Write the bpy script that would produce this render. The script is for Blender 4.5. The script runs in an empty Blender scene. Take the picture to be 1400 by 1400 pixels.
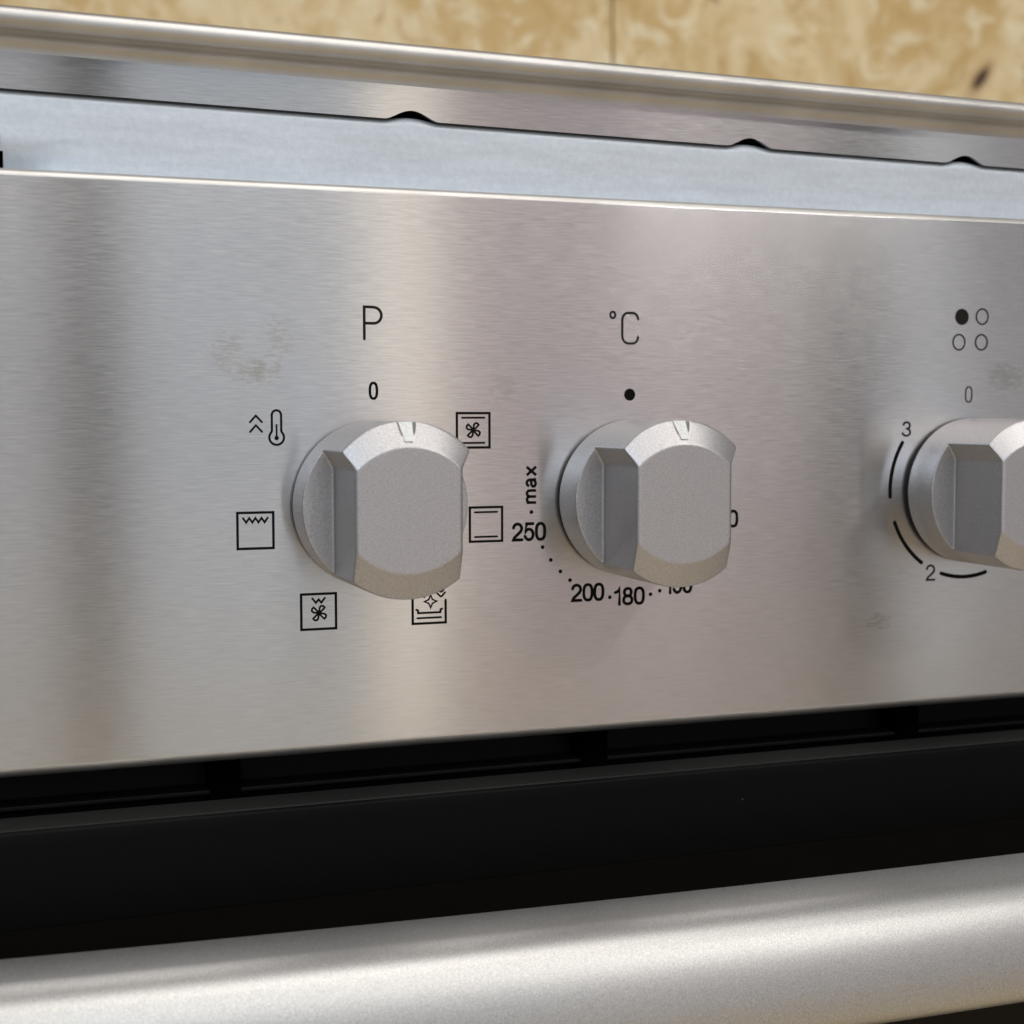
import bpy, bmesh, math, random
from mathutils import Vector, Matrix, noise

random.seed(4)
sc = bpy.context.scene
C = sc.collection
MM = 0.001
R = math.radians

# ------------------------------------------------------------------ camera
# world: X right along the panel, Z up, panel face in the plane Y = 0, origin = axis of the function knob
yaw, pitch, roll = R(20.029), R(3.734), R(-0.097)
fwd = Vector((math.sin(yaw) * math.cos(pitch), math.cos(yaw) * math.cos(pitch), -math.sin(pitch)))
rt = fwd.cross(Vector((0, 0, 1))).normalized()
up = rt.cross(fwd)
rt2 = math.cos(roll) * rt + math.sin(roll) * up
up2 = -math.sin(roll) * rt + math.cos(roll) * up
cam = bpy.data.objects.new('camera', bpy.data.cameras.new('camera'))
C.objects.link(cam)
m = Matrix((rt2, up2, -fwd)).transposed().to_4x4()
m.translation = Vector((-71.976, -271.645, 16.647)) * MM
cam.matrix_world = m
cam.data.sensor_width = 36
cam.data.lens = 36 * 2092.9 / 1400
cam.data.clip_start = 0.01
cam.data.clip_end = 50
cam.data.dof.use_dof = True
cam.data.dof.focus_distance = 0.281
cam.data.dof.aperture_fstop = 23
sc.camera = cam

# ------------------------------------------------------------------ world, lamps, exposure
w = bpy.data.worlds.new('World')
sc.world = w
w.use_nodes = True
w.node_tree.nodes['Background'].inputs[0].default_value = (0.97, 0.97, 1.0, 1)
w.node_tree.nodes['Background'].inputs[1].default_value = 0.08
sc.view_settings.view_transform = 'Standard'
sc.view_settings.look = 'None'
sc.view_settings.exposure = 0
sc.view_settings.gamma = 1
sc.cycles.use_denoising = True
sc.cycles.max_bounces = 5
sc.cycles.diffuse_bounces = 2
sc.cycles.glossy_bounces = 4
sc.cycles.adaptive_threshold = 0.02
sc.cycles.sample_clamp_indirect = 4


def lamp(name, loc, target, sx, sy, rad, col):
    l = bpy.data.lights.new(name, 'AREA')
    l.shape = 'RECTANGLE'
    l.size, l.size_y = sx, sy
    l.energy = rad * math.pi * sx * sy
    l.color = col
    o = bpy.data.objects.new(name, l)
    C.objects.link(o)
    o.location = loc
    d = Vector(target) - Vector(loc)
    o.rotation_euler = d.to_track_quat('-Z', 'Y').to_euler()
    return o


# lamps added opposite the cooker, two metres away: upright strips of different brightness,
# which the brushed steel draws out into its upright bands
for x0, x1, rad, col in (
        (-0.70, 0.075, 0.44, (0.92, 0.95, 1.0)),
        (0.075, 0.160, 0.03, (0.98, 0.97, 1.0)),
        (0.160, 0.525, 0.56, (0.85, 0.92, 1.0)),
        (0.525, 0.650, 1.15, (1.0, 0.91, 0.80)),
        (0.650, 0.76, 0.48, (1.0, 0.84, 0.82)),
        (0.76, 1.14, 0.41, (1.0, 0.85, 0.87)),
        (1.14, 1.32, 0.30, (1.0, 0.84, 0.87)),
        (1.32, 1.475, 0.05, (1.0, 0.85, 0.88)),
        (1.475, 1.63, 0.64, (0.95, 0.97, 1.0)),
        (1.63, 2.60, 0.36, (0.99, 0.97, 1.0))):
    lamp('band_lamp', ((x0 + x1) / 2, -2.0, 0.36), ((x0 + x1) / 2, 0, 0.36), x1 - x0 - 0.004, 2.2, rad * 0.92, col)
# cool side window on the left, warm strip lamp and added ceiling fills above
lamp('side_window', (-1.1, -2.0, 1.1), (0.0, 0.2, 0.1), 1.3, 1.2, 3.2, (0.80, 0.91, 1.0))
lamp('ceiling_tube', (0.98, -1.25, 1.05), (0.3, 0.0, 0.0), 0.40, 0.07, 46.0, (1.0, 0.97, 0.91))
lamp('ceiling_fill', (0.3, -0.8, 2.0), (0.2, 0.2, 0.0), 1.6, 0.8, 4.0, (1.0, 0.96, 0.90))
lamp('ceiling_fill', (0.4, -2.3, 2.1), (0.3, -0.6, -0.3), 2.0, 0.9, 2.6, (1.0, 0.96, 0.90))  # added fill, unseen: brightens the floor in front and the wall

# ------------------------------------------------------------------ material helpers


def mat(name):
    m_ = bpy.data.materials.new(name)
    m_.use_nodes = True
    nt = m_.node_tree
    b = nt.nodes['Principled BSDF']
    return m_, nt, b


def N(nt, kind, **kw):
    n = nt.nodes.new(kind)
    for k, v in kw.items():
        if k in n.inputs:
            n.inputs[k].default_value = v
        else:
            setattr(n, k, v)
    return n


def math_node(nt, op, a, b=None, clamp=False):
    n = nt.nodes.new('ShaderNodeMath')
    n.operation = op
    n.use_clamp = clamp
    for i, v in enumerate((a, b)):
        if v is None:
            continue
        if hasattr(v, 'links'):
            nt.links.new(v, n.inputs[i])
        else:
            n.inputs[i].default_value = v
    return n.outputs[0]


def coords_mm(nt, scale=(1, 1, 1), off=(0, 0, 0)):
    t = nt.nodes.new('ShaderNodeTexCoord')
    mp = nt.nodes.new('ShaderNodeMapping')
    mp.inputs['Scale'].default_value = [s * 1000 for s in scale]
    mp.inputs['Location'].default_value = off
    nt.links.new(t.outputs['Object'], mp.inputs['Vector'])
    return mp.outputs[0]


def noise_tex(nt, vec, scale, detail=2.0, rough=0.5, dist=0.0):
    n = nt.nodes.new('ShaderNodeTexNoise')
    n.inputs['Scale'].default_value = scale
    n.inputs['Detail'].default_value = detail
    n.inputs['Roughness'].default_value = rough
    n.inputs['Distortion'].default_value = dist
    nt.links.new(vec, n.inputs['Vector'])
    return n.outputs['Fac']


def maprange(nt, v, a, b, c, d, smooth=False):
    n = nt.nodes.new('ShaderNodeMapRange')
    if smooth:
        n.interpolation_type = 'SMOOTHSTEP'
    nt.links.new(v, n.inputs[0])
    for i, x in enumerate((a, b, c, d)):
        n.inputs[i + 1].default_value = x
    return n.outputs[0]


def mix_col(nt, fac, a, b, mode='MIX'):
    n = nt.nodes.new('ShaderNodeMix')
    n.data_type = 'RGBA'
    n.blend_type = mode
    for s, v in ((0, fac), (6, a), (7, b)):
        if hasattr(v, 'links'):
            nt.links.new(v, n.inputs[s])
        else:
            n.inputs[s].default_value = v if s == 0 else (*v, 1)
    return n.outputs[2]


def bump(nt, h, strength, dist):
    n = nt.nodes.new('ShaderNodeBump')
    n.inputs['Strength'].default_value = strength
    n.inputs['Distance'].default_value = dist
    nt.links.new(h, n.inputs['Height'])
    return n.outputs[0]


def brushed_steel(name, col, rough, stains=()):
    m_, nt, b = mat(name)
    b.inputs['Metallic'].default_value = 1
    b.inputs['Anisotropic'].default_value = 1.0
    tv = nt.nodes.new('ShaderNodeCombineXYZ')
    tv.inputs[2].default_value = 1
    nt.links.new(tv.outputs[0], b.inputs['Tangent'])
    fine = noise_tex(nt, coords_mm(nt, (0.20, 1, 4.0)), 1.0, 3, 0.6)
    fine2 = noise_tex(nt, coords_mm(nt, (0.30, 1, 8.0), (3, 7, 1)), 1.0, 2, 0.5)
    br = math_node(nt, 'ADD', math_node(nt, 'MULTIPLY', fine, 0.6), math_node(nt, 'MULTIPLY', fine2, 0.4))
    cl = noise_tex(nt, coords_mm(nt, (0.02, 1, 0.03)), 1.0, 3, 0.55)
    dark = maprange(nt, br, 0.30, 0.72, 0.86, 1.10)
    tone = math_node(nt, 'MULTIPLY', dark, maprange(nt, cl, 0.3, 0.7, 0.97, 1.03))
    base = mix_col(nt, 1.0, col, tone, 'MULTIPLY')
    rg = maprange(nt, br, 0.3, 0.7, rough - 0.02, rough + 0.025)
    # finger marks: patches with a broken, greasy edge
    total = None
    pos = coords_mm(nt)
    sep = nt.nodes.new('ShaderNodeSeparateXYZ')
    nt.links.new(pos, sep.inputs[0])
    blot = noise_tex(nt, coords_mm(nt, (0.55, 1, 1.7), (1, 2, 5)), 1.0, 6, 0.72, 0.4)
    for (x, z, rx, rz, thr, amt) in stains:
        dx = math_node(nt, 'DIVIDE', math_node(nt, 'SUBTRACT', sep.outputs[0], x), rx)
        dz = math_node(nt, 'DIVIDE', math_node(nt, 'SUBTRACT', sep.outputs[2], z), rz)
        d = math_node(nt, 'SQRT', math_node(nt, 'ADD', math_node(nt, 'POWER', math_node(nt, 'ABSOLUTE', dx), 2.0),
                                            math_node(nt, 'POWER', math_node(nt, 'ABSOLUTE', dz), 2.0)))
        fall = maprange(nt, d, 0.1, 1.0, 1.0, 0.0, True)
        v = math_node(nt, 'ADD', math_node(nt, 'MULTIPLY', fall, 0.30), blot)
        v = math_node(nt, 'MULTIPLY', maprange(nt, v, thr, thr + 0.12, 0, 1, True), fall)
        v = math_node(nt, 'MULTIPLY', v, amt)
        total = v if total is None else math_node(nt, 'MAXIMUM', total, v)
    if total is not None:
        base = mix_col(nt, total, base, (0.33, 0.325, 0.30))
        rg = math_node(nt, 'ADD', rg, math_node(nt, 'MULTIPLY', total, 0.10))
    nt.links.new(base, b.inputs['Base Color'])
    nt.links.new(rg, b.inputs['Roughness'])
    nt.links.new(bump(nt, br, 0.075, 0.00008), b.inputs['Normal'])
    return m_


def dust(nt, col, scale, amount):
    vo = nt.nodes.new('ShaderNodeTexVoronoi')
    vo.inputs['Scale'].default_value = scale
    nt.links.new(coords_mm(nt), vo.inputs['Vector'])
    sp = nt.nodes.new('ShaderNodeSeparateColor')
    nt.links.new(vo.outputs['Color'], sp.inputs[0])
    size = math_node(nt, 'MULTIPLY', sp.outputs[0], 0.020)
    hit = math_node(nt, 'LESS_THAN', vo.outputs['Distance'], size)
    hit = math_node(nt, 'MULTIPLY', hit, math_node(nt, 'MULTIPLY', math_node(nt, 'GREATER_THAN', sp.outputs[1], 0.6), amount))
    return mix_col(nt, hit, col, (0.75, 0.73, 0.70))


def silver_paint(name, col, rough, grain, metallic=0.85, gsize=3.2):
    m_, nt, b = mat(name)
    b.inputs['Metallic'].default_value = metallic
    b.inputs['Roughness'].default_value = rough
    g1 = noise_tex(nt, coords_mm(nt), gsize, 2, 0.7)
    g2 = noise_tex(nt, coords_mm(nt, (1, 1, 1), (11, 5, 3)), gsize * 1.9, 1, 0.5)
    g = math_node(nt, 'ADD', math_node(nt, 'MULTIPLY', g1, 0.6), math_node(nt, 'MULTIPLY', g2, 0.4))
    tone = maprange(nt, g, 0.32, 0.68, 1 - grain, 1 + grain)
    nt.links.new(dust(nt, mix_col(nt, 1.0, col, tone, 'MULTIPLY'), 0.13, 0.9), b.inputs['Base Color'])
    nt.links.new(bump(nt, g, 0.22, 0.00006), b.inputs['Normal'])
    return m_


def plain(name, col, rough, metallic=0.0, bmp=0.0, gs=2.0, spec=0.5):
    m_, nt, b = mat(name)
    b.inputs['Specular IOR Level'].default_value = spec
    b.inputs['Roughness'].default_value = rough
    b.inputs['Metallic'].default_value = metallic
    n = noise_tex(nt, coords_mm(nt), gs, 3, 0.6)
    cc = mix_col(nt, 1.0, col, maprange(nt, n, 0.3, 0.7, 0.85, 1.15), 'MULTIPLY')
    if 'enamel' in name or 'worn' in name:
        cc = dust(nt, cc, 0.16, 0.35)
    nt.links.new(cc, b.inputs['Base Color'])
    if bmp:
        nt.links.new(bump(nt, n, bmp, 0.0001), b.inputs['Normal'])
    return m_


STAINS = ((-21, 24.0, 11, 5.5, 0.71, 0.65), (-17, 30, 8, 11, 0.74, 0.5), (-26, 27, 8, 11, 0.73, 0.5),
          (25.6, 21.0, 6, 8, 0.70, 0.42), (108, -27, 9, 5, 0.70, 0.45), (139, 24, 12, 7, 0.70, 0.42))
M_PANEL = brushed_steel('brushed_steel', (0.63, 0.62, 0.625), 0.20, STAINS)
M_HOB = brushed_steel('hob_steel', (0.60, 0.595, 0.595), 0.16)
M_ROLL = plain('rolled_steel_edge', (0.58, 0.565, 0.55), 0.46, 1.0, 0, 0.04)
M_KNOB = silver_paint('silver_paint', (0.50, 0.485, 0.498), 0.38, 0.34, 0.70, 5.0)
M_HANDLE = silver_paint('handle_paint', (0.55, 0.545, 0.54), 0.43, 0.34, 0.9, 4.6)
M_INK = plain('black_print', (0.004, 0.0035, 0.0035), 0.55, 0, 0, 2, 0.08)
M_INKTHIN = plain('thin_black_print', (0.016, 0.013, 0.012), 0.55, 0, 0, 2, 0.12)
M_BLACK = plain('black_enamel', (0.0035, 0.0035, 0.0035), 0.42, 0, 0.15, 3, 0.06)
M_EDGE = plain('worn_black_edge', (0.022, 0.022, 0.0215), 0.5, 0, 0.2, 3, 0.35)  # door's top edge: light falling on it put in as greyer black
M_VENT = plain('black_plastic', (0.005, 0.005, 0.0053), 0.55, 0, 0, 2, 0.14)
M_RIB = plain('dull_black_plastic', (0.0012, 0.0012, 0.0012), 0.9, 0, 0, 2, 0.0)
M_GAP = plain('gap_black', (0.02, 0.02, 0.02), 0.6)


def zinc():
    m_, nt, b = mat('galvanised_zinc')
    b.inputs['Metallic'].default_value = 0.35
    v = coords_mm(nt)
    n1 = noise_tex(nt, v, 0.9, 5, 0.6)
    n2 = noise_tex(nt, coords_mm(nt, (0.06, 1, 0.5)), 1.0, 3, 0.6)
    col = mix_col(nt, maprange(nt, n1, 0.35, 0.7, 0, 1), (0.66, 0.72, 0.80), (0.73, 0.79, 0.87))
    col = mix_col(nt, 1.0, col, maprange(nt, n2, 0.3, 0.7, 0.93, 1.05), 'MULTIPLY')
    nt.links.new(col, b.inputs['Base Color'])
    b.inputs['Roughness'].default_value = 0.5
    nt.links.new(bump(nt, n1, 0.25, 0.0002), b.inputs['Normal'])
    return m_


M_ZINC = zinc()


def glass_black():
    m_, nt, b = mat('black_door_glass')
    b.inputs['Base Color'].default_value = (0.006, 0.005, 0.0045, 1)
    b.inputs['Specular IOR Level'].default_value = 0.16
    b.inputs['Roughness'].default_value = 0.16
    n = noise_tex(nt, coords_mm(nt), 0.2, 4, 0.6)
    nt.links.new(maprange(nt, n, 0.3, 0.7, 0.12, 0.22), b.inputs['Roughness'])
    return m_


M_GLASS = glass_black()


def board_mat(name, off):
    m_, nt, b = mat(name)
    b.inputs['Roughness'].default_value = 0.6
    v = coords_mm(nt, (1, 1, 0.85), off)
    big = noise_tex(nt, v, 0.016, 4, 0.55, 1.8)
    mid = noise_tex(nt, coords_mm(nt, (0.8, 1, 0.75), (off[0] + 50, 3, 9)), 0.040, 4, 0.6, 2.0)
    spot = noise_tex(nt, coords_mm(nt, (1.0, 1, 0.8), (off[0] + 9, 31, 2)), 0.045, 2, 0.5, 0.5)
    col = mix_col(nt, maprange(nt, big, 0.38, 0.64, 0, 1, True), (0.64, 0.44, 0.19), (0.80, 0.64, 0.38))
    col = mix_col(nt, maprange(nt, mid, 0.50, 0.68, 0, 0.8, True), col, (0.88, 0.77, 0.54))
    col = mix_col(nt, maprange(nt, mid, 0.45, 0.30, 0, 0.7, True), col, (0.52, 0.33, 0.13))
    col = mix_col(nt, maprange(nt, spot, 0.66, 0.74, 0, 0.75, True), col, (0.22, 0.12, 0.05))
    # one dark slanting knot
    t = nt.nodes.new('ShaderNodeTexCoord')
    mp = nt.nodes.new('ShaderNodeMapping')
    mp.vector_type = 'TEXTURE'
    mp.inputs['Location'].default_value = (0.528, 0.53, 0.221)
    mp.inputs['Rotation'].default_value = (0, R(-52), 0)
    mp.inputs['Scale'].default_value = (0.0105, 1, 0.0042)
    nt.links.new(t.outputs['Object'], mp.inputs[0])
    ln = nt.nodes.new('ShaderNodeVectorMath')
    ln.operation = 'LENGTH'
    mul = nt.nodes.new('ShaderNodeVectorMath')
    mul.operation = 'MULTIPLY'
    mul.inputs[1].default_value = (1, 0, 1)
    nt.links.new(mp.outputs[0], mul.inputs[0])
    nt.links.new(mul.outputs[0], ln.inputs[0])
    wob = math_node(nt, 'ADD', ln.outputs['Value'], math_node(nt, 'MULTIPLY', math_node(nt, 'SUBTRACT', mid, 0.5), 0.6))
    col = mix_col(nt, maprange(nt, wob, 1.9, 0.9, 0, 0.45, True), col, (0.36, 0.17, 0.06))
    col = mix_col(nt, maprange(nt, wob, 1.05, 0.5, 0, 0.95, True), col, (0.06, 0.028, 0.018))
    nt.links.new(col, b.inputs['Base Color'])
    nt.links.new(bump(nt, mid, 0.3, 0.002), b.inputs['Normal'])
    return m_


def floor_mat():
    m_, nt, b = mat('warm_floor')
    b.inputs['Roughness'].default_value = 0.4
    n = noise_tex(nt, coords_mm(nt, (0.02, 0.2, 1)), 0.1, 4, 0.6)
    nt.links.new(mix_col(nt, n, (0.74, 0.57, 0.34), (0.86, 0.71, 0.47)), b.inputs['Base Color'])
    return m_


# ------------------------------------------------------------------ mesh helpers (all sizes in mm)


def link_mesh(name, verts, faces, material, parent=None, smooth=True):
    me = bpy.data.meshes.new(name)
    me.from_pydata([Vector(v) * MM for v in verts], [], faces)
    bm = bmesh.new()
    bm.from_mesh(me)
    bmesh.ops.remove_doubles(bm, verts=bm.verts, dist=1e-6)
    bmesh.ops.dissolve_degenerate(bm, edges=bm.edges, dist=1e-7)
    bmesh.ops.recalc_face_normals(bm, faces=bm.faces)
    bm.to_mesh(me)
    bm.free()
    me.materials.append(material)
    if smooth:
        me.shade_smooth()
        me.set_sharp_from_angle(angle=R(35))
    o = bpy.data.objects.new(name, me)
    C.objects.link(o)
    if parent:
        o.parent = parent
    return o


def box(x0, x1, y0, y1, z0, z1):
    v = [(x, y, z) for x in (x0, x1) for y in (y0, y1) for z in (z0, z1)]
    f = [(0, 1, 3, 2), (4, 6, 7, 5), (0, 4, 5, 1), (2, 3, 7, 6), (0, 2, 6, 4), (1, 5, 7, 3)]
    return v, f


def box_obj(name, b, material, parent, bev=0.0):
    o = link_mesh(name, *b, material, parent, False)
    if bev:
        md = o.modifiers.new('bevel', 'BEVEL')
        md.width = bev * MM
        md.segments = 3
        o.data.shade_smooth()
        o.data.set_sharp_from_angle(angle=R(35))
    return o


def sweep(name, profile, xs, material, parent, closed=True, zfun=None, yfun=None):
    """closed profile [(y,z)...] carried along the stations xs"""
    n = len(profile)
    v, f = [], []
    for x in xs:
        for i, (y, z) in enumerate(profile):
            v.append((x, y + (yfun(x) if yfun else 0), zfun(x, y, z, i) if zfun else z))
    for k in range(len(xs) - 1):
        for i in range(n if closed else n - 1):
            j = (i + 1) % n
            f.append((k * n + i, k * n + j, (k + 1) * n + j, (k + 1) * n + i))
    if closed:
        f.append(tuple(range(n)))
        f.append(tuple(range((len(xs) - 1) * n, len(xs) * n)))
    return link_mesh(name, v, f, material, parent)


def arc(cx, cy, r, a0, a1, n=8, ry=None):
    ry = r if ry is None else ry
    return [(cx + r * math.cos(R(a0 + (a1 - a0) * i / n)), cy + ry * math.sin(R(a0 + (a1 - a0) * i / n))) for i in range(n + 1)]


# ------------------------------------------------------------------ setting: floor and the wood board wall behind
X0, X1 = -168.0, 428.0
ZF = -850.0
fl = link_mesh('floor', *box(-3000, 3500, -3500, 700, ZF - 30, ZF), floor_mat(), None, False)
fl['kind'] = 'structure'

wall = bpy.data.objects.new('wood_board_wall', None)
C.objects.link(wall)
wall['label'] = 'tan wood chip board wall with an upright seam behind the cooker'
wall['category'] = 'wall'
SEAM = 281.0
for k, (a, b_) in enumerate(((SEAM - 1250, SEAM - 0.6), (SEAM + 0.6, SEAM + 1250))):
    box_obj('board', box(a, b_, 530, 548, ZF, 1000), board_mat('wood_board', ((0, 0, 0), (37, 0, 11))[k]), wall, 0.8)

# ------------------------------------------------------------------ cooker
cooker = bpy.data.objects.new('cooker', None)
C.objects.link(cooker)
cooker.location = (0, 0, 0)
cooker['label'] = 'brushed steel cooker front with silver knobs, black oven door and silver bar handle'
cooker['category'] = 'cooker'

xs_long = [X0 + (X1 - X0) * i / 40 for i in range(41)]

# carcass behind everything (dark, seen only through gaps)
box_obj('carcass', box(X0 + 2, X1 - 2, 16, 505, ZF + 20, 74), M_BLACK, cooker)

# control panel: folded sheet with rolled top and bottom edges
ZT, ZB, RP = 57.6, -45.8, 1.5
prof = [(9, ZT)] + [(y, z) for y, z in arc(RP, ZT - RP, RP, 90, 180, 8)] + \
       [(y, z) for y, z in arc(2.1, ZB + 2.1, 2.1, 180, 270, 8)] + [(11, ZB), (11, ZB + 0.9), (2.6, ZB + 0.9), (1.0, ZB + 2.6), (1.0, ZT - 0.9), (9, ZT - 0.9)]
panel = sweep('control_panel', prof, [X0, X1], M_PANEL, cooker)


def edge_material(o, test):
    o.data.materials.append(M_ROLL)
    for p in o.data.polygons:
        if test(p):
            p.material_index = 1


edge_material(panel, lambda p: abs(p.normal.y + 1) > 0.02)

# ---- hob: pressed steel tray standing a little crooked on the cooker
TILT = -0.0122


def zline(x):
    return 70.35 + TILT * (x - 14)


NOTCH = (9.0, 79.6, 131.0)


def bump_at(x, c):
    t = abs(x - c) / 5.2
    return 0 if t >= 1 else (0.5 + 0.5 * math.cos(math.pi * t)) ** 0.8


def notch(x):
    return max(bump_at(x, c) for c in NOTCH)


xs = set(xs_long)
for c in NOTCH:
    xs |= {c + i * 0.4 for i in range(-14, 15)}
xs = sorted(xs)
prof = [(4.0, 0.0)] + [(4.0, 4.5)]
prof += [(1.6 + 2.4 * math.cos(R(a)), 6.2 + 2.4 * math.sin(R(a))) for a in range(0, 91, 10)]     # cove, seen from below
prof += [(0.9, 8.75), (0.5, 8.9), (0.1, 8.95)]
prof += [(-0.2 + 1.9 * math.cos(R(a)), 10.85 + 1.9 * math.sin(R(a))) for a in range(270, 89, -12)]   # rolled lip
prof += [(1.2, 12.6), (4.0, 11.9), (500, 11.9), (500, 11.0), (6.0, 11.0), (4.8, 6.4), (4.8, 0.0)]
nlast = len(prof) - 1


def hob_z(x, y, z, i):
    z0 = zline(x) + z
    if i in (0, nlast):
        z0 += 1.75 * notch(x)
    return z0


hob = sweep('hob_tray', prof, xs, M_HOB, cooker, True, hob_z)
edge_material(hob, lambda p: p.center.z > (zline(p.center.x * 1000) + 6.1) * MM)

# galvanised strip below the hob, folded back at its top, with a slot at the left
v, f = [], []
sx = sorted(set(xs) | {-76.0, -62.9})
zrows = [52.0, 57.9, 61.0, 64.0, 66.5]
nrow = len(zrows) + 7
for x in sx:
    top = zline(x) - 0.14 + 0.50 * notch(x)
    col = [(x, 5.3, z) for z in zrows] + [(x, 5.3, top - 1.2)]
    col += [(x, 5.3 + 1.2 - 1.2 * math.cos(R(a)), top - 1.2 + 1.2 * math.sin(R(a))) for a in (18, 36, 54, 72, 90)]
    col += [(x, 10, top)]
    v += col
for i in range(len(sx) - 1):
    for j in range(nrow - 1):
        if sx[i] >= -76.01 and sx[i + 1] <= -62.89 and j in (0, 1):
            continue
        f.append((i * nrow + j, i * nrow + j + 1, (i + 1) * nrow + j + 1, (i + 1) * nrow + j))
strip = link_mesh('trim_strip', v, f, M_ZINC, cooker)
sd = strip.modifiers.new('thickness', 'SOLIDIFY')
sd.thickness = 0.5 * MM
sd.offset = -1

# ---- vent gap between panel and door
vent = box_obj('vent_grille', box(X0 + 3, X1 - 3, 14.2, 15.6, -56, ZB - 0.2), M_VENT, cooker)
box_obj('louvre', box(X0 + 4, X1 - 4, 8.0, 14.0, -53.4, -52.6), M_VENT, vent, 0.2)
k = -1
x = -26.4 - 73.7
while x < X1 - 10:
    box_obj('rib', box(x - 2.8, x + 2.8, 7.5, 14.1, -56, ZB - 0.3), M_RIB, vent)
    x += 73.7

# ---- door
ZD = -53.35
prof = [(4.0, ZD - 0.25), (-4.7, ZD - 0.25)] + arc(-4.7, ZD - 1.25, 1.0, 90, 160, 5) + \
       [(-5.9, ZD - 3.0), (-6.3, ZD - 6), (-6.6, ZD - 10), (-6.7, -69.9), (-5.2, -69.95), (-5.2, ZF + 170), (4.0, ZF + 170)]
door = sweep('oven_door', prof, [X0, X1], M_BLACK, cooker)
box_obj('door_glass', box(X0 + 1, X1 - 1, -6.62, -5.3, ZF + 180, -69.98), M_GLASS, door)
box_obj('door_edge', box(X0 + 0.5, X1 - 0.5, -4.9, 3.5, ZD - 0.8, ZD), M_EDGE, door)
drawer = box_obj('drawer_front', box(X0, X1, -5, 4, ZF + 40, ZF + 165), M_PANEL, cooker, 1.0)

# ---- bowed bar handle
XC = 125.0


def bow(x):
    return -30.0 + 2.1e-4 * (x - XC) ** 2 - (-30.0)


hp = []
top, bot = -69.0, -94.8
# cross-section: gently sloping top, round shoulder, full front, round underside
prof = [(-30.5 + 1.8 * math.cos(R(a)), -71.0 + 1.8 * math.sin(R(a))) for a in range(0, 91, 15)]
cur = [-40.0, -69.35]
prof.append((-35.0, -69.2))
prof.append(tuple(cur))


def bend(e0, e1, r, n):
    """carry the outline on along an arc whose outward normal swings from e0 to e1 degrees above the horizon"""
    y0, z0 = cur
    for i in range(1, n + 1):
        e = e0 + (e1 - e0) * i / n
        prof.append((y0 - r * (math.cos(R(e)) - math.cos(R(e0))), z0 + r * (math.sin(R(e)) - math.sin(R(e0)))))
    cur[:] = prof[-1]


bend(86, 36, 8.5, 12)
bend(36, -6, 21.0, 12)
bend(-6, -90, 4.0, 10)
prof += [(-32.0, cur[1]), (-30.0, cur[1] + 0.6), (-28.9, cur[1] + 2.0)]
hx = [X0 + 25 + (X1 - X0 - 50) * i / 60 for i in range(61)]
handle = sweep('door_handle', prof, hx, M_HANDLE, cooker, True, None, bow)
for x in (X0 + 40, X1 - 40):
    box_obj('handle_mount', box(x - 9, x + 9, -6.7, -27.0 + bow(x), -90, -74), M_HANDLE, handle, 2.0)

# ------------------------------------------------------------------ knobs
KR, KH, KRIM, KFLOOR = 15.2, 24.2, 22.2, 9.3
CH, ZN = 9.45, 7.0
CX, CZ = 11.35, 10.1          # where the slanting pocket end meets the round


def knob_outline():
    """closed outlines (x,z): full circle and grip block, vertex for vertex"""
    pts = []
    a_t = math.degrees(math.atan2(CZ, CX))
    a_b = math.degrees(math.acos(CH / KR))
    n = 40
    top_ = [(KR * math.cos(R(a)), KR * math.sin(R(a))) for a in [a_t + (180 - 2 * a_t) * i / n for i in range(n + 1)]]
    left_z = [ZN - 0.705 * i for i in range(24)]
    left = [(-CH, z) for z in left_z]
    botm = [(KR * math.cos(R(a)), KR * math.sin(R(a))) for a in [180 + a_b + (180 - 2 * a_b) * i / n for i in range(n + 1)]]
    right = [(CH, z) for z in reversed(left_z)]
    block = top_ + left + botm + right
    circ = []
    a1, a2 = 180 - a_t, 180 + a_b
    circ += top_
    circ += [(KR * math.cos(R(a1 + (a2 - a1) * (i + 1) / 25)), KR * math.sin(R(a1 + (a2 - a1) * (i + 1) / 25))) for i in range(24)]
    circ += botm
    b1, b2 = 360 - a_b, 360 + a_t
    circ += [(KR * math.cos(R(b1 + (b2 - b1) * (i + 1) / 25)), KR * math.sin(R(b1 + (b2 - b1) * (i + 1) / 25))) for i in range(24)]
    return circ, block


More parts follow.
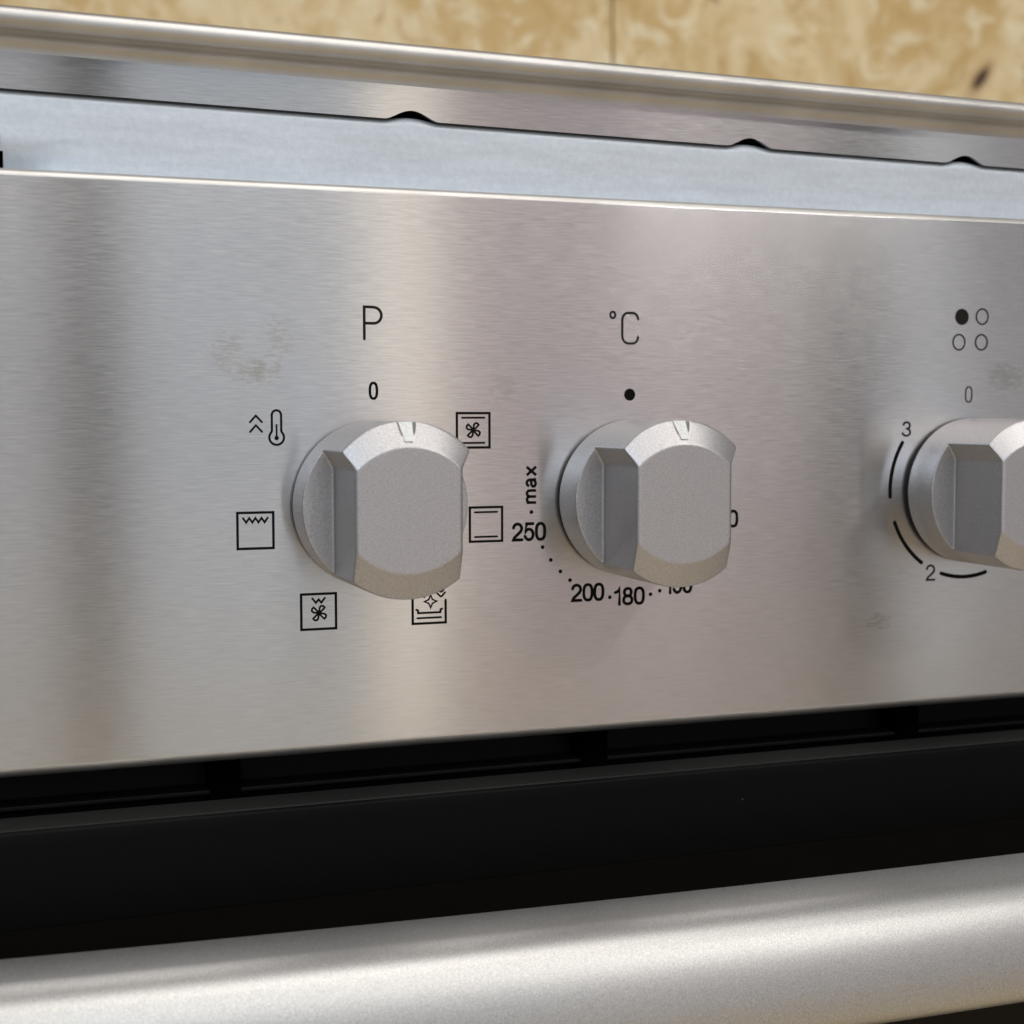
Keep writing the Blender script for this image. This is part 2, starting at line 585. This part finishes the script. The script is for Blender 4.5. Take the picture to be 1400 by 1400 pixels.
def build_knob_mesh():
    circ, block = knob_outline()
    n = len(circ)

    XI, RA, CA = CH - 0.5, 12.8, -2.1       # flat face: straight sides, shallow arcs top and bottom

    def rim(x, z):
        if abs(abs(x) - CH) < 1e-6:
            return KH - 0.3 - max(0.0, abs(z) - 7.1) / 4.8 * (KH - KRIM - 0.3)
        return KRIM
    loops = []
    loops.append([(x, -1.0, z) for x, z in circ])
    loops.append([(x, -KFLOOR, z) for x, z in circ])
    loops.append([(x, -KFLOOR, z) for x, z in block])
    loops.append([(x, -rim(x, z), z) for x, z in block])
    inner = []
    for x, z in block:
        if abs(abs(x) - CH) < 1e-6 and abs(math.hypot(x, z) - KR) > 0.05:
            inner.append((math.copysign(XI, x), -KH, max(-7.0, min(7.0, z * 0.97))))
        else:
            x2 = x * XI / (CX if z > 0 else CH)
            z2 = CA + math.sqrt(RA * RA - x2 * x2)
            inner.append((x2, -KH, math.copysign(z2, z)))
    loops.append(inner)
    v, f = [], []
    for l in loops:
        v += l
    for k in range(len(loops) - 1):
        for i in range(n):
            j = (i + 1) % n
            f.append((k * n + i, k * n + j, (k + 1) * n + j, (k + 1) * n + i))
    f.append(tuple(range(4 * n, 5 * n)))
    f.append(tuple(range(n)))
    o = link_mesh('knob_source', v, f, M_KNOB, None, False)
    # pointer groove cut into the upper bevel, its floor sloping up towards the light
    cut_v, cut_f = [], []
    for s in (-1, 1):
        cut_v += [(s * 0.85, -KH - 0.05, 11.3), (s * 1.65, -20.6, 15.9), (s * 2.0, -KH - 2, 15.9), (s * 1.0, -KH - 2, 11.3)]
    cut_f = [(0, 1, 2, 3), (4, 7, 6, 5), (0, 4, 5, 1), (1, 5, 6, 2), (2, 6, 7, 3), (3, 7, 4, 0)]
    cu = link_mesh('knob_cutter', cut_v, cut_f, M_KNOB, None, False)
    md = o.modifiers.new('groove', 'BOOLEAN')
    md.object = cu
    md.operation = 'DIFFERENCE'
    md.solver = 'EXACT'
    rm = o.modifiers.new('cast', 'REMESH')
    rm.mode = 'VOXEL'
    rm.voxel_size = 0.15 * MM
    sm = o.modifiers.new('soften', 'SMOOTH')
    sm.factor = 0.5
    sm.iterations = 12
    dg = bpy.context.evaluated_depsgraph_get()
    me = bpy.data.meshes.new_from_object(o.evaluated_get(dg))
    me.name = 'control_knob'
    bpy.data.objects.remove(o)
    bpy.data.objects.remove(cu)
    me.shade_smooth()
    return me


kme = build_knob_mesh()


def disc(r, y0, y1, n=48):
    v = [(r * math.cos(2 * math.pi * i / n), y0, r * math.sin(2 * math.pi * i / n)) for i in range(n)]
    v += [(x, y1, z) for x, y, z in v]
    f = [(i, (i + 1) % n, n + (i + 1) % n, n + i) for i in range(n)] + [tuple(range(n)), tuple(range(n, 2 * n))]
    return v, f


# white strip added on the groove floor: the light it catches, painted
M_GLINT = plain('white_groove_glint', (0.86, 0.86, 0.84), 0.35)
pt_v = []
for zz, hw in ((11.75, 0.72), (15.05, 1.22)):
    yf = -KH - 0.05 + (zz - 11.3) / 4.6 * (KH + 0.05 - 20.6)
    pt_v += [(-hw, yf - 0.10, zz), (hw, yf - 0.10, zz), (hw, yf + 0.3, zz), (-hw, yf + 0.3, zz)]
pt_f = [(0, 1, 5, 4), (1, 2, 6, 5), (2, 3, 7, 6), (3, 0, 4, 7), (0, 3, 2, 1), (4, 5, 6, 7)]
gap_src = None
KX = (0.0, 51.45, 129.5)
KLAB = ('silver knob under the letter P', 'silver knob under the degree sign', 'silver knob cut off by the right edge')
for x, lab in zip(KX, KLAB):
    ko = bpy.data.objects.new('control_knob', kme)
    C.objects.link(ko)
    ko.parent = cooker
    ko.location = (x * MM, 0, 0)
    ko['label'] = lab
    if gap_src is None:
        glint_src = link_mesh('groove_glint', pt_v, pt_f, M_GLINT, ko, False)
        gap_src = link_mesh('shadow_gap', *disc(13.9, -0.06, -1.3), M_GAP, ko)  # black disc standing in for the shade in the gap behind the knob
    else:
        for src in (gap_src, glint_src):
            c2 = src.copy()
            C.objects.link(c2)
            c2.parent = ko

# ------------------------------------------------------------------ printed marks: thin ink strokes on the panel
LIFT = 0.045


class Ink:
    def __init__(self):
        self.v, self.f, self.k = [], [], 0

    def stroke(self, pts, wd, closed=False, cap=True):
        """ribbon with mitred joins along 2-D points (x,z)"""
        pts = [Vector(p) for p in pts]
        if closed and (pts[0] - pts[-1]).length < 1e-6:
            pts = pts[:-1]
        n = len(pts)
        y = -(LIFT + 0.004 * self.k)
        self.k += 1
        base = len(self.v)
        for i in range(n):
            a = pts[(i - 1) % n] if (closed or i > 0) else None
            b = pts[(i + 1) % n] if (closed or i < n - 1) else None
            d1 = (pts[i] - a).normalized() if a is not None else None
            d2 = (b - pts[i]).normalized() if b is not None else None
            if d1 is None:
                d1 = d2
            if d2 is None:
                d2 = d1
            n1 = Vector((-d1.y, d1.x))
            n2 = Vector((-d2.y, d2.x))
            mm_ = n1 + n2
            if mm_.length < 1e-4:
                mm_ = n1
            mm_.normalize()
            L = (wd / 2) / max(0.45, mm_.dot(n1))
            p, q = pts[i] + mm_ * L, pts[i] - mm_ * L
            self.v += [(p.x, y, p.y), (q.x, y, q.y)]
        for i in range(n if closed else n - 1):
            j = (i + 1) % n
            self.f.append((base + 2 * i, base + 2 * j, base + 2 * j + 1, base + 2 * i + 1))
        if cap and not closed:
            for e, o_ in ((0, 1), (n - 1, n - 2)):
                self.dot(pts[e].x, pts[e].y, wd / 2, n=10)
        return self

    def dot(self, x, z, r, n=24, ry=None):
        y = -(LIFT + 0.004 * self.k)
        self.k += 1
        b = len(self.v)
        self.v += [(x + r * math.cos(2 * math.pi * i / n), y, z + (ry or r) * math.sin(2 * math.pi * i / n)) for i in range(n)]
        self.f.append(tuple(range(b, b + n)))
        return self

    def build(self, name, material=None):
        me = bpy.data.meshes.new(name)
        me.from_pydata([Vector(p) * MM for p in self.v], [], self.f)
        me.materials.append(material or M_INK)
        o = bpy.data.objects.new(name, me)
        C.objects.link(o)
        o.parent = panel
        return o


def oval(cx, cz, rx, rz, p=2.5, n=36):
    out = []
    for i in range(n):
        a = 2 * math.pi * i / n
        c, s = math.cos(a), math.sin(a)
        out.append((cx + rx * math.copysign(abs(c) ** (2 / p), c), cz + rz * math.copysign(abs(s) ** (2 / p), s)))
    return out


# condensed figures: strokes in a box of width 0.54, height 1 (centre lines)
def figure(ch):
    if ch == '0':
        return 0.50, [(oval(0.25, 0.5, 0.205, 0.45, 2.6), True)]
    if ch == '1':
        return 0.36, [([(0.04, 0.74), (0.13, 0.77), (0.21, 0.84), (0.245, 0.95), (0.245, 0.04)], False)]
    if ch == '2':
        return 0.52, [(arc(0.25, 0.70, 0.20, 172, -20, 12, 0.25) + [(0.40, 0.52), (0.25, 0.35), (0.10, 0.19), (0.055, 0.055), (0.47, 0.055)], False)]
    if ch == '3':
        return 0.52, [(arc(0.24, 0.73, 0.18, 165, -80, 12, 0.22) + arc(0.23, 0.28, 0.21, 82, -165, 14, 0.235), False)]
    if ch == '5':
        return 0.52, [([(0.44, 0.95), (0.13, 0.95), (0.075, 0.50)] + arc(0.245, 0.345, 0.205, 140, -160, 14, 0.30), False)]
    if ch == '8':
        return 0.52, [(oval(0.25, 0.735, 0.17, 0.215, 2.2), True), (oval(0.25, 0.28, 0.205, 0.235, 2.2), True)]
    raise KeyError(ch)


def number(txt, x0, z0, x1, h, wd, name, rot=None, slope=0.0):
    ws = [figure(c)[0] for c in txt]
    gap = 0.045
    tot = sum(ws) + gap * (len(txt) - 1)
    kx = (x1 - x0) / tot
    ink = Ink()
    cx = 0
    for c in txt:
        wd_, st = figure(c)
        for pts, cl in st:
            ink.stroke([(x0 + (cx + px) * kx, z0 + pz * h + slope * (cx + px) * kx) for px, pz in pts], wd, cl, not cl)
        cx += wd_ + gap
    return ink.build(name)


def rect(cx, cz, s=6.42):
    h = s / 2
    return [(cx - h, cz - h), (cx + h, cz - h), (cx + h, cz + h), (cx - h, cz + h)]


def fan(ink, cx, cz, r, wd):
    # four looped blades, each bent the same way
    for q in range(4):
        a0 = R(48 + 90 * q)
        loop = []
        for t, s in ((0, 0), (0.30, 0.20), (0.60, 0.40), (0.88, 0.40), (1.05, 0.16), (1.02, -0.10), (0.75, -0.10), (0.42, -0.07), (0.15, -0.03)):
            x_, z_ = t * r, s * r
            loop.append((cx + x_ * math.cos(a0) - z_ * math.sin(a0), cz + x_ * math.sin(a0) + z_ * math.cos(a0)))
        ink.stroke(loop, wd, True)
    ink.dot(cx, cz, r * 0.22)


W = 0.45
# letter P
Ink().stroke([(-1.42, 29.95), (-1.42, 35.75), (-0.2, 35.75)] + arc(0.35, 34.25, 1.45, 90, -90, 12, 1.45)[0:] + [(-0.2, 32.8), (-1.42, 32.8)], 0.5).build('letter_mark', M_INKTHIN)
# off mark of the function knob
Ink().stroke(oval(0.2, 20.57, 0.66, 1.42, 2.5), 0.48, True).build('zero_mark')
# thermometer with two chevrons
ink = Ink()
bulb = arc(-17.68, 12.2, 1.32, 124, 416, 26)
ink.stroke([(-18.52, 13.4)] + bulb[1:-1] + [(-16.84, 13.4)] + arc(-17.68, 16.2, 0.84, 0, 180, 12), 0.40, True)
ink.stroke([(-17.68, 14.45), (-17.68, 12.2)], 0.32)
ink.dot(-17.68, 12.1, 0.40)
for dz in (0, -1.72):
    ink.stroke([(-22.42, 14.95 + dz), (-21.38, 16.1 + dz), (-20.3, 14.95 + dz)], 0.36)
ink.build('thermometer_symbol')
# fan with top and bottom heat
ink = Ink().stroke(rect(19.37, 13.26), W, True)
for dz in (2.35, -2.35):
    ink.stroke([(19.37 - 2.2, 13.26 + dz), (19.37 + 2.2, 13.26 + dz)], 0.36)
fan(ink, 19.37, 13.30, 1.42, 0.34)
ink.build('fan_heat_symbol')
# top and bottom heat
ink = Ink().stroke(rect(21.85, -4.41), W, True)
for dz in (2.3, -2.35):
    ink.stroke([(21.85 - 2.2, -4.41 + dz), (21.85 + 2.2, -4.41 + dz)], 0.36)
ink.build('top_bottom_heat_symbol')
# steam clean: open tray, sparkle and drops
cx, cz = 10.60, -19.38
ink = Ink()
h = 3.21
ink.stroke([(cx - 1.0, cz + h), (cx - h, cz + h), (cx - h, cz - h), (cx + h, cz - h), (cx + h, cz + 1.0)], W)
ink.stroke([(cx - 2.3, cz - 2.2), (cx + 2.3, cz - 2.2)], 0.36)
ink.stroke([(cx - 2.5, cz - 0.62), (cx - 2.2, cz - 0.70), (cx - 2.15, cz - 1.25), (cx + 2.15, cz - 1.25), (cx + 2.25, cz - 0.70), (cx + 2.5, cz - 0.62)], 0.38)
st = []
for q in range(4):
    a = math.pi / 2 * q
    st.append((cx + 0.28 + 1.2 * math.cos(a), cz + 0.85 + 1.2 * math.sin(a)))
    a += math.pi / 4
    st.append((cx + 0.28 + 0.50 * math.cos(a), cz + 0.85 + 0.50 * math.sin(a)))
ink.stroke(st, 0.28, True)
ink.stroke([(cx - 1.3, cz + 2.1), (cx - 0.95, cz + 1.65)], 0.3)
ink.stroke([(cx + 1.42, cz + 2.45), (cx + 2.2, cz + 1.72), (cx + 2.45, cz + 1.72), (cx + 3.1, cz + 2.45)], 0.32)
ink.stroke([(cx + 1.9, cz + 2.95), (cx + 2.15, cz + 2.6), (cx + 2.5, cz + 2.6), (cx + 2.8, cz + 2.95)], 0.32)
ink.build('steam_clean_symbol')
# grill with fan
cx, cz = -10.36, -19.44
ink = Ink().stroke(rect(cx, cz), W, True)
ink.stroke([(cx - 1.15, cz + 2.42), (cx - 0.5, cz + 1.6), (cx + 0.02, cz + 2.2), (cx + 0.5, cz + 1.6), (cx + 1.15, cz + 2.42)], 0.36)
fan(ink, cx + 0.05, cz - 0.30, 1.42, 0.34)
ink.build('grill_fan_symbol')
# grill
cx, cz = -21.68, -4.38
ink = Ink().stroke(rect(cx, cz), W, True)
zz = [(cx - 2.2 + 0.55 * i, cz + (2.25 if i % 2 == 0 else 1.45)) for i in range(9)]
ink.stroke(zz, 0.36)
ink.build('grill_symbol')
# degrees C
ink = Ink().stroke(oval(47.75, 35.27, 0.52, 0.60, 2.0, 20), 0.42, True)
ink.stroke([(53.10, 34.55)] + arc(51.95, 34.40, 1.15, 5, 90, 8, 1.32)[1:] + arc(51.0, 34.3, 1.25, 90, 180, 8, 1.42)
           + arc(51.0, 31.4, 1.25, 180, 270, 8, 1.55) + arc(51.95, 31.25, 1.15, -90, -5, 8, 1.40), 0.45)
ink.build('celsius_mark', M_INKTHIN)
Ink().dot(51.36, 19.99, 1.16, 40).build('off_dot')
# temperature ring
number('250', 27.13, -7.75, 33.88, 3.38, 0.58, 'temperature_number')
number('200', 39.23, -19.83, 46.0, 3.32, 0.58, 'temperature_number')
number('180', 48.25, -20.95, 54.65, 3.36, 0.58, 'temperature_number')
number('150', 59.3, -19.15, 65.0, 3.36, 0.58, 'temperature_number')
number('100', 69.0, -6.35, 75.15, 3.36, 0.58, 'temperature_number')
for x, z in ((30.99, -2.32), (33.25, -9.09), (34.93, -11.62), (36.92, -13.89), (38.92, -15.66), (47.28, -19.33), (55.99, -19.10), (57.98, -18.49)):
    Ink().dot(x, z, 0.37, 18).build('scale_dot')
# "max", running upwards: letters drawn lying on their baseline, then turned
mx = Ink()


def up_(px, pz):        # px along the word (upwards), pz height of the letter (towards the left)
    return (31.98 - pz, -0.72 + px)


Wm = 0.52
mx.stroke([up_(0.2, 0.05), up_(0.2, 1.98)], Wm, cap=False)
mx.stroke([up_(0.2, 1.35)] + [up_(*p) for p in arc(0.78, 1.32, 0.56, 180, 0, 10, 0.58)] + [up_(1.34, 0.05)], Wm, cap=False)
mx.stroke([up_(1.36, 1.35)] + [up_(*p) for p in arc(1.94, 1.32, 0.56, 180, 0, 10, 0.58)] + [up_(2.5, 0.05)], Wm, cap=False)
mx.stroke([up_(*p) for p in arc(3.95, 1.35, 0.60, 170, 0, 10, 0.58)] + [up_(4.55, 0.4), up_(4.75, 0.10)], Wm, cap=False)
mx.stroke([up_(4.55, 1.05), up_(3.95, 1.02)] + [up_(*p) for p in arc(3.85, 0.58, 0.58, 100, 300, 12, 0.44)] + [up_(4.5, 0.55)], Wm, cap=False)
mx.stroke([up_(5.42, 0.05), up_(7.0, 1.95)], Wm, cap=False)
mx.stroke([up_(5.42, 1.95), up_(7.0, 0.05)], Wm, cap=False)
mx.build('max_mark')

# burner position: one filled and three open rings
ink = Ink().dot(127.75, 36.45, 1.70, 40)
for x, z in ((132.85, 36.6), (127.1, 31.15), (132.75, 31.2)):
    ink.stroke(oval(x, z, 1.48, 1.60, 2.0, 40), 0.34, True)
ink.build('burner_symbol', M_INKTHIN)
Ink().stroke(oval(129.78, 20.2, 0.78, 1.58, 2.8), 0.30, True).build('zero_mark', M_INKTHIN)
number('3', 113.42, 11.45, 115.75, 3.1, 0.42, 'level_number')
number('2', 119.8, -19.0, 122.2, 3.4, 0.42, 'level_number')
for a0, a1 in ((148, 184), (201, 235), (252, 287)):
    Ink().stroke(arc(129.4, 0.25, 18.7, a0, a1, 16), 0.82).build('level_arc')
